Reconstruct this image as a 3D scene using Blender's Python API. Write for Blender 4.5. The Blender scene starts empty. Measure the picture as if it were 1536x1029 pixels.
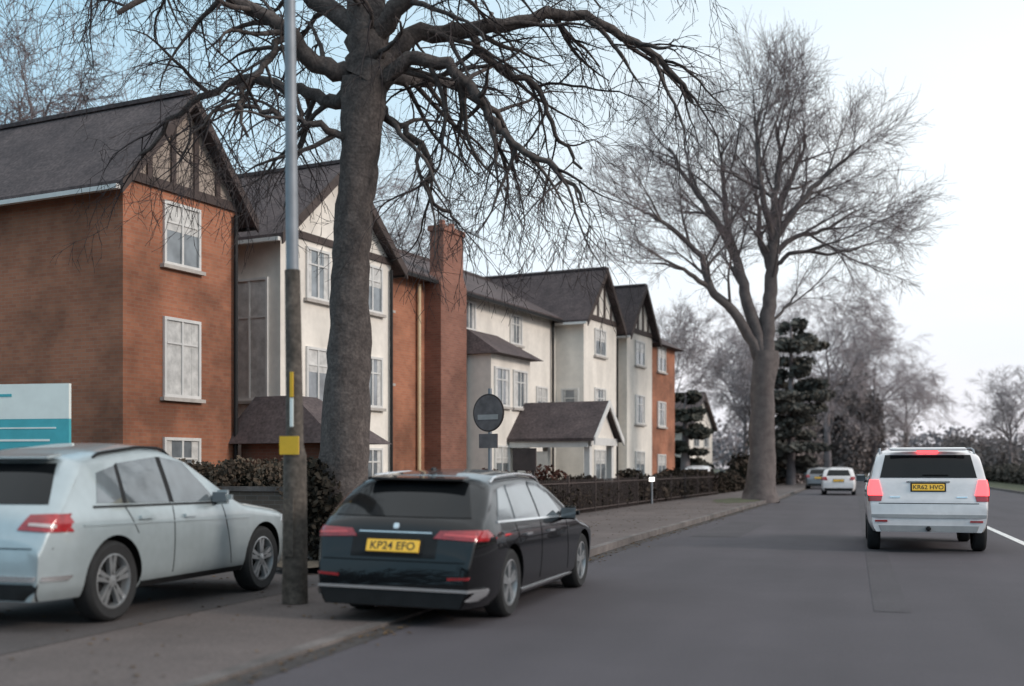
import bpy, bmesh, math, random
import numpy as np
from mathutils import Vector, Matrix
R=math.radians
scene=bpy.context.scene
# ------------------------------------------------------------------ helpers
def link(o,parent=None):
    scene.collection.objects.link(o)
    if parent is not None: o.parent=parent
    return o
def empty(name,loc=(0,0,0),rz=0,rx=0,ry=0):
    e=bpy.data.objects.new(name,None); e.location=loc; e.rotation_euler=(rx,ry,rz); e.empty_display_size=.3
    return link(e)
def mesh_obj(name,verts,faces,mats,parent=None,smooth=None,fm=None):
    me=bpy.data.meshes.new(name); me.from_pydata([tuple(v) for v in verts],[],faces)
    for m in (mats if isinstance(mats,list) else [mats]): me.materials.append(m)
    if fm is not None: me.polygons.foreach_set('material_index',fm)
    me.update()
    if smooth is not None:
        me.shade_smooth(); 
        if smooth<180: me.set_sharp_from_angle(angle=R(smooth))
    return link(bpy.data.objects.new(name,me),parent)
def nodes(m):
    m.use_nodes=True; nt=m.node_tree; nt.nodes.clear(); return nt
def M(name,col,rough=.8,var=.25,scale=3.0,metal=0,coat=0,spec=.5,bump=0,bscale=60,col2=None,emit=None,es=0,fine=None,stretch=None,crough=.06,detail=3):
    m=bpy.data.materials.new(name); nt=nodes(m); N=nt.nodes; Lk=nt.links
    out=N.new('ShaderNodeOutputMaterial'); b=N.new('ShaderNodeBsdfPrincipled'); Lk.new(b.outputs[0],out.inputs[0])
    tc=N.new('ShaderNodeTexCoord')
    n=N.new('ShaderNodeTexNoise'); n.inputs['Scale'].default_value=scale; n.inputs['Detail'].default_value=detail; n.inputs['Roughness'].default_value=.65
    Lk.new(tc.outputs['Object'],n.inputs['Vector'])
    r=N.new('ShaderNodeValToRGB'); r.color_ramp.elements[0].position=.3; r.color_ramp.elements[1].position=.7
    c=np.array(col); c2=np.array(col2) if col2 is not None else c*(1+var)
    c1=c*(1-var) if col2 is None else c
    r.color_ramp.elements[0].color=(*c1,1); r.color_ramp.elements[1].color=(*np.minimum(c2,1),1)
    Lk.new(n.outputs['Fac'],r.inputs['Fac']); colout=r.outputs['Color']
    def mul(colout,scl,amt,mapping=None):
        n2=N.new('ShaderNodeTexNoise'); n2.inputs['Scale'].default_value=scl; n2.inputs['Detail'].default_value=2
        if mapping:
            mp=N.new('ShaderNodeMapping'); mp.inputs['Scale'].default_value=mapping; Lk.new(tc.outputs['Object'],mp.inputs[0]); Lk.new(mp.outputs[0],n2.inputs['Vector'])
        else: Lk.new(tc.outputs['Object'],n2.inputs['Vector'])
        mr=N.new('ShaderNodeMapRange'); mr.inputs[1].default_value=.3; mr.inputs[2].default_value=.7; mr.inputs[3].default_value=1-amt; mr.inputs[4].default_value=1+amt
        Lk.new(n2.outputs['Fac'],mr.inputs[0])
        mx=N.new('ShaderNodeVectorMath'); mx.operation='SCALE'; Lk.new(colout,mx.inputs[0]); Lk.new(mr.outputs[0],mx.inputs['Scale']); return mx.outputs[0]
    if fine: colout=mul(colout,*fine)
    if stretch: colout=mul(colout,stretch[0],stretch[1],stretch[2])
    Lk.new(colout,b.inputs['Base Color'])
    b.inputs['Roughness'].default_value=rough; b.inputs['Metallic'].default_value=metal
    b.inputs['Coat Weight'].default_value=coat; b.inputs['Coat Roughness'].default_value=crough
    b.inputs['Specular IOR Level'].default_value=spec
    if emit: b.inputs['Emission Color'].default_value=(*emit,1); b.inputs['Emission Strength'].default_value=es
    if bump:
        n3=N.new('ShaderNodeTexNoise'); n3.inputs['Scale'].default_value=bscale; n3.inputs['Detail'].default_value=2
        Lk.new(tc.outputs['Object'],n3.inputs['Vector'])
        bp=N.new('ShaderNodeBump'); bp.inputs['Strength'].default_value=bump; bp.inputs['Distance'].default_value=.02
        Lk.new(n3.outputs['Fac'],bp.inputs['Height']); Lk.new(bp.outputs[0],b.inputs['Normal'])
    return m
def D(name,c1,c2,scale):   # cheap diffuse material for twigs and leaves
    m=bpy.data.materials.new(name); nt=nodes(m); N=nt.nodes; Lk=nt.links
    out=N.new('ShaderNodeOutputMaterial'); b=N.new('ShaderNodeBsdfDiffuse'); Lk.new(b.outputs[0],out.inputs[0])
    tc=N.new('ShaderNodeTexCoord'); n=N.new('ShaderNodeTexNoise'); n.inputs['Scale'].default_value=scale; n.inputs['Detail'].default_value=1; Lk.new(tc.outputs['Object'],n.inputs['Vector'])
    r=N.new('ShaderNodeValToRGB'); r.color_ramp.elements[0].position=.35; r.color_ramp.elements[1].position=.65
    r.color_ramp.elements[0].color=(*c1,1); r.color_ramp.elements[1].color=(*c2,1); Lk.new(n.outputs['Fac'],r.inputs['Fac']); Lk.new(r.outputs[0],b.inputs[0]); return m
def brick_mat(name,ca,cb,cm,stain=.35):
    m=bpy.data.materials.new(name); nt=nodes(m); N=nt.nodes; Lk=nt.links
    out=N.new('ShaderNodeOutputMaterial'); b=N.new('ShaderNodeBsdfPrincipled'); Lk.new(b.outputs[0],out.inputs[0])
    tc=N.new('ShaderNodeTexCoord'); s=N.new('ShaderNodeSeparateXYZ'); Lk.new(tc.outputs['Object'],s.inputs[0])
    a=N.new('ShaderNodeMath'); a.operation='ADD'; Lk.new(s.outputs[0],a.inputs[0]); Lk.new(s.outputs[1],a.inputs[1])
    c=N.new('ShaderNodeCombineXYZ'); Lk.new(a.outputs[0],c.inputs[0]); Lk.new(s.outputs[2],c.inputs[1])
    br=N.new('ShaderNodeTexBrick'); br.inputs['Scale'].default_value=1; br.inputs['Brick Width'].default_value=.225; br.inputs['Row Height'].default_value=.075
    br.inputs['Mortar Size'].default_value=.006; br.inputs['Color1'].default_value=(*ca,1); br.inputs['Color2'].default_value=(*cb,1); br.inputs['Mortar'].default_value=(*cm,1)
    Lk.new(c.outputs[0],br.inputs['Vector'])
    n=N.new('ShaderNodeTexNoise'); n.inputs['Scale'].default_value=.5; n.inputs['Detail'].default_value=5; n.inputs['Roughness'].default_value=.6; Lk.new(tc.outputs['Object'],n.inputs['Vector'])
    mr=N.new('ShaderNodeMapRange'); mr.inputs[1].default_value=.36; mr.inputs[2].default_value=.6; mr.inputs[3].default_value=1-stain; mr.inputs[4].default_value=1.12
    Lk.new(n.outputs['Fac'],mr.inputs[0])
    v=N.new('ShaderNodeVectorMath'); v.operation='SCALE'; Lk.new(br.outputs['Color'],v.inputs[0]); Lk.new(mr.outputs[0],v.inputs['Scale'])
    Lk.new(v.outputs[0],b.inputs['Base Color']); b.inputs['Roughness'].default_value=.9
    return m
def tile_mat(name,col,col2):
    m=M(name,col,.85,col2=col2,scale=1.3,fine=(14,.35)); nt=m.node_tree; N=nt.nodes; Lk=nt.links
    b=[x for x in N if x.type=='BSDF_PRINCIPLED'][0]; tc=[x for x in N if x.type=='TEX_COORD'][0]
    w=N.new('ShaderNodeTexWave'); w.bands_direction='Z'; w.wave_profile='SAW'; w.inputs['Scale'].default_value=1.6; w.inputs['Distortion'].default_value=.3
    Lk.new(tc.outputs['Object'],w.inputs['Vector'])
    bp=N.new('ShaderNodeBump'); bp.inputs['Strength'].default_value=.6; bp.inputs['Distance'].default_value=.03
    Lk.new(w.outputs['Fac'],bp.inputs['Height']); Lk.new(bp.outputs[0],b.inputs['Normal'])
    return m
# ------------------------------------------------------------------ materials
m_asph=M('asphalt',(.070,.061,.069),.85,.14,.35,fine=(45,.2),bump=.35,bscale=90,stretch=(1.1,.10,(1,.06,1)),detail=5)
m_asph2=M('asphalt_patch',(.063,.056,.062),.88,.15,.6,fine=(45,.2),bump=.3,bscale=90)
m_pave=M('pavement_tarmac',(.115,.092,.086),.9,.24,.5,fine=(30,.2),bump=.3,stretch=(1,.1,(1,.15,1)),detail=5)
m_fore=M('forecourt_tarmac',(.080,.067,.065),.9,.28,.45,fine=(30,.22),bump=.3,detail=5)
m_kerb=M('kerb_stone',(.130,.112,.106),.85,.35,2.5,fine=(30,.2),stretch=(1,.25,(.1,1.1,.1)))
m_line=M('road_paint',(.72,.70,.68),.7,.15,3,fine=(20,.2))
m_grass=M('grass',(.055,.065,.033),.95,col2=(.10,.098,.055),scale=1.2,fine=(12,.35),bump=.5,bscale=25)
m_dirt=M('leaf_litter',(.07,.055,.04),.95,col2=(.13,.10,.07),scale=3,fine=(25,.4),bump=.5,bscale=30)
m_brick=brick_mat('red_brick',(.42,.165,.092),(.35,.128,.072),(.32,.20,.14),.48)
m_brick2=brick_mat('dark_red_brick',(.27,.115,.08),(.21,.085,.06),(.22,.15,.12))
m_wallb=brick_mat('garden_wall_brick',(.14,.10,.08),(.10,.08,.065),(.15,.13,.12))
m_rend=M('white_render',(.78,.72,.655),.9,.10,.8,fine=(6,.04),stretch=(1,.12,(1.5,1.5,.25)),detail=5)
m_tile=tile_mat('roof_tiles',(.060,.045,.047),(.11,.083,.082))
m_timber=M('dark_timber',(.065,.046,.042),.8,.3,4)
m_infill=M('gable_infill',(.34,.28,.24),.9,.2,1.5)
m_wht=M('white_upvc',(.66,.64,.62),.45,.08,3)
m_glassw=M('window_glass',(.17,.185,.20),.08,.6,1.1,spec=.9,coat=.8)
m_curt=M('net_curtain',(.56,.54,.52),.6,.25,4,coat=.5)
m_cream=M('cream_pipe',(.62,.48,.30),.6,.1,4)
m_bark=M('bark',(.060,.048,.045),.95,col2=(.12,.098,.09),scale=6,bump=.9,bscale=14,fine=(25,.3))
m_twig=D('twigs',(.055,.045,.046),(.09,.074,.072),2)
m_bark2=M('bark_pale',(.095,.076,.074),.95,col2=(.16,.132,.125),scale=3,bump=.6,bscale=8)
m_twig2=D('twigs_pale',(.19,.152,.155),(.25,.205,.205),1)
m_twig3=D('twigs_haze_pale',(.34,.285,.29),(.44,.385,.39),.6)  # distance haze painted into the twig colour, no mist volume
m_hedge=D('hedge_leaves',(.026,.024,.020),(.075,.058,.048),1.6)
m_hedgeb=D('beech_hedge_leaves',(.065,.050,.040),(.14,.108,.082),2)
m_ever=D('evergreen_needles',(.085,.080,.072),(.17,.155,.135),.5)
m_dist=D('foliage_haze_pale',(.22,.195,.205),(.34,.31,.32),.12)  # lightened base colour stands in for haze over the far treeline
m_tyre=M('tyre_rubber',(.018,.018,.019),.8,.2,8)
m_rim=M('alloy_rim',(.42,.43,.44),.38,.12,6,metal=.7)
m_blackp=M('black_plastic',(.015,.015,.016),.55,.2,6,spec=.25)
m_well=M('wheel_well',(.008,.008,.008),.95,.1,6,spec=.1)
m_cglass=M('car_glass',(.008,.009,.010),.05,.2,2,spec=.3)
m_cglass2=M('side_glass_sky_tint',(.13,.15,.165),.05,.45,1.5,spec=1,coat=1)  # pale base colour imitates sky reflected in the side windows
m_chrome=M('chrome',(.80,.80,.81),.18,.05,5,metal=.85)
m_plate=M('number_plate_yellow_glow',(.85,.50,.05),.5,.04,5,emit=(.9,.5,.05),es=.12)  # slight emission brightens the plate, which is no lamp
m_ptext=M('plate_text',(.03,.025,.02),.6,.05,5)
m_red=M('tail_light_red',(.36,.020,.025),.15,.3,9,coat=1)
m_redin=M('tail_light_inner',(.62,.07,.07),.2,.1,8,coat=1)
m_redon=M('brake_light_lit',(.8,.05,.05),.3,.05,9,emit=(1,.065,.075),es=3.2)
m_white_on=M('lamp_lens_lit',(.9,.9,.9),.3,.05,9,emit=(1,.93,.85),es=2.5)
m_steel=M('galvanised_steel',(.25,.265,.29),.55,.15,3,metal=.3)
m_post=M('weathered_post',(.090,.074,.062),.85,.35,5,fine=(20,.25))
m_sgrey=M('sign_grey',(.17,.14,.138),.75,.3,5)
m_spale=M('sign_pale',(.42,.38,.365),.65,.15,5)
m_sill=M('stone_sill',(.45,.41,.38),.8,.15,5)
m_yel=M('yellow_sign',(.75,.45,.03),.6,.08,5)
m_teal=M('sign_teal',(.07,.40,.46),.5,.12,3)
m_swh=M('sign_white',(.78,.83,.80),.5,.05,3)
def paint(n,c,metal=.3,rough=.33,spec=.5,coat=1): return M(n,c,rough,.05,2.0,metal=metal,coat=coat,fine=(9,.04),spec=spec,crough=.03)
p_black=paint('paint_black',(.005,.005,.006),0,.25,.15,.8)
p_silver=paint('paint_silver_blue',(.44,.50,.52),.4,.35)
p_white=paint('paint_white',(.80,.755,.75),0,.4)
p_grey=paint('paint_grey',(.2,.2,.21),.4,.35)
# ------------------------------------------------------------------ world, sun
w=bpy.data.worlds.new("World"); scene.world=w; w.use_nodes=True
nt=w.node_tree; N=nt.nodes; Lk=nt.links; N.clear()
out=N.new('ShaderNodeOutputWorld'); bg=N.new('ShaderNodeBackground'); Lk.new(bg.outputs[0],out.inputs[0])
def mrange(src,a,b_,c,d):
    n=N.new('ShaderNodeMapRange')
    for i,v in enumerate((a,b_,c,d)): n.inputs[i+1].default_value=v
    Lk.new(src,n.inputs[0]); return n.outputs[0]
def math2(op,a,b_,clamp=False):
    n=N.new('ShaderNodeMath'); n.operation=op; n.use_clamp=clamp; Lk.new(a,n.inputs[0]); Lk.new(b_,n.inputs[1]); return n.outputs[0]
def mixc(f,a,b_):
    n=N.new('ShaderNodeMix'); n.data_type='RGBA'
    if isinstance(f,float): n.inputs[0].default_value=f
    else: Lk.new(f,n.inputs[0])
    for s,v in ((6,a),(7,b_)):
        if isinstance(v,tuple): n.inputs[s].default_value=(*v,1)
        else: Lk.new(v,n.inputs[s])
    return n.outputs[2]
sky=N.new('ShaderNodeTexSky'); sky.sky_type='NISHITA'; sky.sun_disc=False; sky.sun_elevation=R(24); sky.sun_rotation=R(98); sky.air_density=1.0; sky.dust_density=1.0; sky.ozone_density=2.0
tc=N.new('ShaderNodeTexCoord')
dt=N.new('ShaderNodeVectorMath'); dt.operation='DOT_PRODUCT'; dt.inputs[1].default_value=(.80,.50,-.95); Lk.new(tc.outputs['Generated'],dt.inputs[0])
f1=mrange(dt.outputs['Value'],-.55,.28,.0,1.0)
ns=N.new('ShaderNodeTexNoise'); ns.inputs['Scale'].default_value=2.2; ns.inputs['Detail'].default_value=5
mp=N.new('ShaderNodeMapping'); mp.inputs['Scale'].default_value=(1,1,2.6); Lk.new(tc.outputs['Generated'],mp.inputs[0]); Lk.new(mp.outputs[0],ns.inputs['Vector'])
f2=mrange(ns.outputs['Fac'],.35,.7,-.12,.16)
sx=N.new('ShaderNodeSeparateXYZ'); Lk.new(tc.outputs['Generated'],sx.inputs[0])
f3=mrange(sx.outputs['Z'],.46,.85,0,1.0)
fac=math2('ADD',math2('ADD',f1,f2),f3,True)
blue=mixc(.12,(4.4,7.3,9.2),sky.outputs[0])
hz=mrange(sx.outputs['Z'],.0,.17,1,0)
white=mixc(hz,(9.6,10.2,10.6),(9.7,9.1,9.5))
col=mixc(fac,blue,white)
Lk.new(col,bg.inputs[0]); bg.inputs[1].default_value=.105
sd=bpy.data.lights.new('sun','SUN'); sd.energy=1.75; sd.angle=R(14); sd.color=(1,.90,.81)
so=link(bpy.data.objects.new('sun',sd))
az=R(98); el=R(24)
dv=Vector((math.sin(az)*math.cos(el),math.cos(az)*math.cos(el),math.sin(el)))
so.rotation_euler=dv.to_track_quat('Z','Y').to_euler()
# ------------------------------------------------------------------ camera
cd=bpy.data.cameras.new('camera'); cam=link(bpy.data.objects.new('camera',cd)); scene.camera=cam
cam.location=(0,0,1.45); cam.rotation_euler=(R(90),0,R(16.76))
cd.sensor_width=36; cd.lens=39.84; cd.shift_y=.122; cd.clip_end=3000; cd.clip_start=.1
cd.dof.use_dof=True; cd.dof.focus_distance=20; cd.dof.aperture_fstop=.75
scene.view_settings.view_transform='Standard'; scene.view_settings.look='None'; scene.view_settings.exposure=0
# ------------------------------------------------------------------ ground
def kx(Y): return float(np.interp(Y,[-30,22,55,90,400],[-4.1,-4.1,-3.25,-3.1,-3.0]))
def kh(Y): return float(np.interp(Y,[-30,13.2,15,400],[.03,.03,.12,.12]))
def hx(Y): return float(np.interp(Y,[-30,17,40,68,400],[-8.3,-8.3,-7.5,-6.2,-6.0]))
Ys=[-60,-30,-10,0,5,8,10,12,13.2,14,15,17,20,22,25,30,35,40,45,50,55,60,68,80,90,120,146]
def strip(name,fx0,fx1,fz,mat,Ys=Ys,skirt=None):
    v=[];f=[]
    for Y in Ys: v+=[(fx0(Y),Y,fz(Y)),(fx1(Y),Y,fz(Y))]
    for i in range(len(Ys)-1): a=2*i; f.append((a,a+1,a+3,a+2))
    if skirt is not None:
        n=len(v)
        for Y in Ys: v.append((fx1(Y),Y,fz(Y))); v.append((fx1(Y),Y,skirt))
        for i in range(len(Ys)-1): a=n+2*i; f.append((a,a+1,a+3,a+2))
    return mesh_obj(name,v,f,mat)
mesh_obj('ground',[(-1500,-300,-.01),(1500,-300,-.01),(1500,2500,-.01),(-1500,2500,-.01)],[(0,1,2,3)],m_grass)
strip('road',lambda Y:kx(Y)-.02,lambda Y:9.05,lambda Y:0,m_asph)
strip('kerb',lambda Y:kx(Y)-.15,kx,kh,m_kerb,skirt=-.01)
strip('pavement',lambda Y:hx(Y)-.3 if Y>17 else -6.2,lambda Y:kx(Y)-.15,lambda Y:kh(Y)-.004,m_pave)
mesh_obj('forecourt',[(-40,-60,.03),(-6.2,-60,.03),(-6.2,17,.03),(-40,17,.03)],[(0,1,2,3)],m_fore)
mesh_obj('garden_ground',[(-60,17,.05),(-8.2,17,.05),(-7.4,40,.05),(-6.1,68,.05),(-6,120,.05),(-60,120,.05)],[(0,1,2,3,4,5)],m_grass)
strip('kerb.001',lambda Y:9.2,lambda Y:9.05,lambda Y:.12,m_kerb,skirt=-.01)
strip('grass_verge',lambda Y:9.2,lambda Y:13.2,lambda Y:.115,m_grass)
strip('gutter',lambda Y:kx(Y)+.01,lambda Y:kx(Y)+.22,lambda Y:.004,M('gutter_dirt',(.050,.042,.040),.9,.35,3,fine=(25,.3)))
v=[];f=[]
def quad(x0,x1,y0,y1,z=.005,sk=0):
    n=len(v); v.extend([(x0,y0,z),(x1,y0,z),(x1+sk,y1,z),(x0+sk,y1,z)]); f.append((n,n+1,n+2,n+3))
quad(3.05,3.2,-20,30.5)
y=32.5
while y<140: quad(3.05,3.2,y,y+4); y+=6
mesh_obj('centre_line_marking',v,f,m_line)
v=[];f=[]
quad(-3.3,-2.3,24,31,.004,.15); quad(.2,.55,12,140,.004)
mesh_obj('road_patch_repairs',v,f,m_asph2)
rs=np.random.RandomState(3); V=[];F=[]
for i in range(1500):
    Y=rs.uniform(6,45); x=kx(Y)+(abs(rs.normal())*.18+.02 if rs.rand()<.5 else -rs.uniform(.2,4.0)); z=.012 if x>kx(Y) else kh(Y)+.006
    if x<-6.2 and Y<17: z=.038
    a=rs.uniform(0,6.28); s=rs.uniform(.012,.035); c_,s_=math.cos(a)*s,math.sin(a)*s; n=len(V)
    V+=[(x-c_,Y-s_,z),(x+s_*.6,Y-c_*.6,z+s*.3),(x+c_,Y+s_,z),(x-s_*.6,Y+c_*.6,z+s*.2)]; F.append((n,n+1,n+2,n+3))
mesh_obj('fallen_leaves',V,F,D('dead_leaf',(.08,.05,.03),(.20,.13,.07),4))
def blob_patch(name,cx,cy,rx,ry,z,mat,seed):
    rg=random.Random(seed); n=40; vs=[(cx,cy,z+.04)]; 
    for i in range(n):
        a=2*math.pi*i/n; k=1+rg.uniform(-.15,.15); vs.append((cx+rx*k*math.cos(a),cy+ry*k*math.sin(a),z))
    return mesh_obj(name,vs,[(0,1+i,1+(i+1)%n) for i in range(n)],mat,smooth=180)
# ------------------------------------------------------------------ builder
class B:
    def __init__(s,name,loc=(0,0,0),rz=0):
        s.e=empty(name,loc,rz); s.p={}
    def add(s,part,mat,vs,fs):
        key=(part,mat.name)
        if key not in s.p: s.p[key]=[[],[],mat]
        V,F,_=s.p[key]; n=len(V); V.extend(vs); F.extend([tuple(n+i for i in q) for q in fs])
    def hexa(s,part,mat,p):
        s.add(part,mat,p,[(3,2,1,0),(4,5,6,7),(0,1,5,4),(1,2,6,5),(2,3,7,6),(3,0,4,7)])
    def box(s,part,mat,x0,x1,y0,y1,z0,z1):
        s.hexa(part,mat,[(x0,y0,z0),(x1,y0,z0),(x1,y1,z0),(x0,y1,z0),(x0,y0,z1),(x1,y0,z1),(x1,y1,z1),(x0,y1,z1)])
    def cyl(s,part,mat,p0,p1,r0,r1=None,n=16):
        r1=r0 if r1 is None else r1
        p0=Vector(p0);p1=Vector(p1);d=(p1-p0).normalized(); a=d.orthogonal().normalized(); b=d.cross(a)
        vs=[];
        for p,r in ((p0,r0),(p1,r1)):
            for i in range(n):
                t=2*math.pi*i/n; vs.append(tuple(p+a*math.cos(t)*r+b*math.sin(t)*r))
        s.add(part,mat,vs,[(i,(i+1)%n,n+(i+1)%n,n+i) for i in range(n)]+[tuple(range(n-1,-1,-1)),tuple(range(n,2*n))])
    def done(s,smooth=None):
        for k,(V,F,m) in s.p.items(): mesh_obj(k[0],V,F,m,s.e,smooth)
        return s.e
    def win(s,face,pl,a0,a1,z0,z1,nv=1,tr=True,glass=None,sill=True):
        g=glass or m_glassw
        def bx(part,mat,a,b,c,d,o0,o1):
            if face=='x': s.box(part,mat,pl+o0,pl+o1,a,b,c,d)
            else: s.box(part,mat,a,b,pl-o1,pl-o0,c,d)
        t=.065
        bx('window_glass',g,a0+t,a1-t,z0+t,z1-t,.003,.02)
        bx('window_frames',m_wht,a0,a1,z1-t,z1,.002,.06); bx('window_frames',m_wht,a0,a1,z0,z0+t,.002,.06)
        bx('window_frames',m_wht,a0,a0+t,z0+t,z1-t,.002,.06); bx('window_frames',m_wht,a1-t,a1,z0+t,z1-t,.002,.06)
        k=int((a0+z0)*10)%3
        if k!=1:
            bx('curtains',m_curt,a0+t+.001,a0+t+(a1-a0)*(.16+.06*k),z0+t+.001,z1-t-.001,.021,.024); bx('curtains',m_curt,a1-t-(a1-a0)*.18,a1-t-.001,z0+t+.001,z1-t-.001,.021,.024)
        else: bx('blind',m_curt,a0+t+.001,a1-t-.001,z0+(z1-z0)*.55,z1-t-.001,.021,.024)
        for i in range(nv):
            c=a0+(a1-a0)*(i+1)/(nv+1); bx('window_frames',m_wht,c-.028,c+.028,z0+t,z1-t,.002,.05)
        if tr:
            c=z0+(z1-z0)*.68
            xs=[a0+t]+[a0+(a1-a0)*(i+1)/(nv+1) for i in range(nv)]+[a1-t]
            for i in range(len(xs)-1): bx('window_frames',m_wht,xs[i]+.031,xs[i+1]-.031,c-.02,c+.02,.002,.045)
        if sill: bx('window_sills',m_sill,a0-.08,a1+.08,z0-.08,z0-.003,.002,.12)
    def gable(s,u0,u1,vb,vf,eave,ridge,wall,oh=.35,front=.3,timber=False,infill=None):
        um=(u0+u1)/2
        vs=[];
        for x in (vb,vf): vs+=[(x,u0,0),(x,u1,0),(x,u1,eave),(x,um,ridge),(x,u0,eave)]
        s.add('walls',wall,vs,[(4,3,2,1,0),(5,6,7,8,9),(0,5,9,4),(1,2,7,6)])
        x0,x1=vb-.1,vf+front; th=.13
        for sgn,ue in ((-1,u0),(1,u1)):
            sl=(ridge-eave)/abs(um-ue); yo=ue+sgn*oh; zo=eave-sl*oh
            a=.02
            p=[(x0,yo,zo+a),(x1,yo,zo+a),(x1,um,ridge+a),(x0,um,ridge+a)]
            q=[(x,yy,z+th) for x,yy,z in p]
            s.hexa('roof',m_tile,p+q)
            s.hexa('bargeboards',m_timber,[(x1+.003,yo,zo-.12),(x1+.05,yo,zo-.12),(x1+.05,um,ridge-.12),(x1+.003,um,ridge-.12),
                 (x1+.003,yo,zo+a+th+.01),(x1+.05,yo,zo+a+th+.01),(x1+.05,um,ridge+a+th+.01),(x1+.003,um,ridge+a+th+.01)])
            s.box('gutters',m_wht if sgn<0 else m_blackp,x0,x1-.02,min(yo,yo+sgn*.11),max(yo,yo+sgn*.11),zo-.04,zo+.05)
        s.box('roof_ridge',m_tile,x0,x1-.02,um-.1,um+.1,ridge+th-.02,ridge+th+.07)
        if timber:
            H=ridge-eave
            s.add('gable_infill',infill or m_infill,[(vf+.012,u0+.03,eave),(vf+.012,u1-.03,eave),(vf+.012,um,ridge-.03)],[(0,1,2)])
            s.box('gable_timbers',m_timber,vf+.014,vf+.07,u0,u1,eave-.1,eave+.1)
            n=5
            for i in range(1,n):
                c=u0+(u1-u0)*i/n; hh=H*(1-abs(c-um)/((u1-u0)/2))
                s.box('gable_timbers',m_timber,vf+.014,vf+.06,c-.07,c+.07,eave+.101,eave+max(.15,hh-.1))
RZ=-R(9.3); P0=(-13.8,21.5,0)
b=B('brick_apartment_building',P0,RZ)
b.gable(-1.9,1.6,-12,0,7.4,9.35,m_brick,timber=True)
b.win('x',0,-.78,.34,5.75,7.1); b.win('x',0,-.78,.34,2.95,4.65,glass=m_curt); b.win('x',0,-.78,.34,.7,2.1)
b.win('y',-1.9,-9.5,-8.2,5.6,7.0); b.win('y',-1.9,-9.5,-8.2,3.0,4.4)
b.cyl('downpipe',m_blackp,(.09,1.45,0),(.09,1.45,7.2),.05)
b.done()
b=B('white_rendered_apartment_building',P0,RZ)
b.gable(3.2,8.2,-12,0,7.2,9.3,m_rend,timber=False)
b.win('y',3.2,-1.5,-.35,3.1,6.1,nv=1,glass=m_curt)
b.win('x',0,6.7,7.7,5.7,7.0); b.win('x',0,6.7,7.7,3.1,4.5); b.win('x',0,4.2,5.2,5.7,7.0); b.win('x',0,4.2,5.2,3.1,4.5); b.win('x',0,6.7,7.7,.8,2.0)
b.box('gable_timbers',m_timber,.003,.06,3.2,8.2,7.15,7.33)
b.box('gable_timbers',m_timber,.003,.06,5.62,5.78,7.335,9.0)
b.cyl('downpipe',m_blackp,(.08,8.1,0),(.08,8.1,7.0),.045)
b.box('porch_walls',m_brick2,.0,2.2,1.75,3.19,0,2.0)
b.hexa('porch_roof',m_tile,[(-.3,1.3,2.0),(3.0,1.3,2.0),(3.0,3.5,2.0),(-.3,3.5,2.0),(.2,2.0,3.1),(1.3,2.0,3.1),(1.3,2.9,3.1),(.2,2.9,3.1)])
b.done()
def range_block(b,u0,u1,vf,vb,eave,ridge,wall):
    vm=(vf+vb)/2; b.box('walls',wall,vb,vf,u0,u1,0,eave)
    b.add('walls',wall,[(vf,u0,eave),(vb,u0,eave),(vm,u0,ridge),(vf,u1,eave),(vb,u1,eave),(vm,u1,ridge)],[(0,2,1),(3,4,5)])
    sl=(ridge-eave)/(vf-vm); o=.4; a=.02; th=.13
    for sg,ve in ((1,vf),(-1,vb)):
        p=[(ve+sg*o,u0,eave-sl*o+a),(ve+sg*o,u1,eave-sl*o+a),(vm,u1,ridge+a),(vm,u0,ridge+a)]
        b.hexa('roof',m_tile,p+[(x,yy,z+th) for x,yy,z in p])
    b.box('gutters',m_blackp,vf+o,vf+o+.11,u0,u1,eave-sl*o-.05,eave-sl*o+.06)
    b.box('roof_ridge',m_tile,vm-.1,vm+.1,u0,u1,ridge+th-.02,ridge+th+.1)
b=B('brick_apartment_building',P0,RZ)
range_block(b,8.22,13.9,-1.2,-9,7.5,9.4,m_brick)
b.win('x',-1.2,9.0,10.1,4.0,5.4); b.win('x',-1.2,9.0,10.1,1.0,2.3); b.win('x',-1.2,9.0,10.1,6.2,7.2)
b.box('chimney_breast',m_brick2,-1.198,-.6,12.1,13.8,0,7.3)
b.hexa('chimney_stack',m_brick2,[(-1.198,12.1,7.302),(-.6,12.1,7.302),(-.6,13.8,7.302),(-1.198,13.8,7.302),(-1.15,12.35,7.7),(-.65,12.35,7.7),(-.65,13.65,7.7),(-1.15,13.65,7.7)])
b.box('chimney_stack',m_brick2,-1.15,-.65,12.35,13.65,7.703,9.0)
b.box('chimney_cap',m_brick2,-1.2,-.6,12.28,13.72,9.003,9.17)
for c in (12.7,13.3): b.cyl('chimney_pots',m_brick2,(-.9,c,9.17),(-.9,c,9.40),.12,.10)
b.cyl('downpipe',m_cream,(-1.1,11.6,0),(-1.1,11.6,7.2),.06)
b.done()
b=B('white_rendered_apartment_building',P0,RZ)
range_block(b,13.92,30.2,-1.2,-9,7.4,9.3,m_rend)
b.box('bay_walls',m_rend,-1.198,.2,14.0,17.0,0,5.2)
b.hexa('bay_roof',m_tile,[(-1.19,13.82,5.2),(.6,13.82,5.2),(.6,17.3,5.2),(-1.19,17.3,5.2),(-1.19,14.1,6.1),(-.9,14.4,6.1),(-.9,16.6,6.1),(-1.19,16.9,6.1)])
b.win('x',.2,14.2,15.3,3.5,4.8); b.win('x',.2,15.6,16.7,3.5,4.8); b.win('x',.2,14.2,15.3,.9,2.2)
b.win('x',-1.2,14.5,15.5,6.15,7.15,tr=False); b.win('x',-1.2,18.2,19.2,6.0,7.1); b.win('x',-1.2,18.0,19.2,3.3,4.6); b.win('x',-1.2,20.5,21.5,3.3,4.6)
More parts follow.
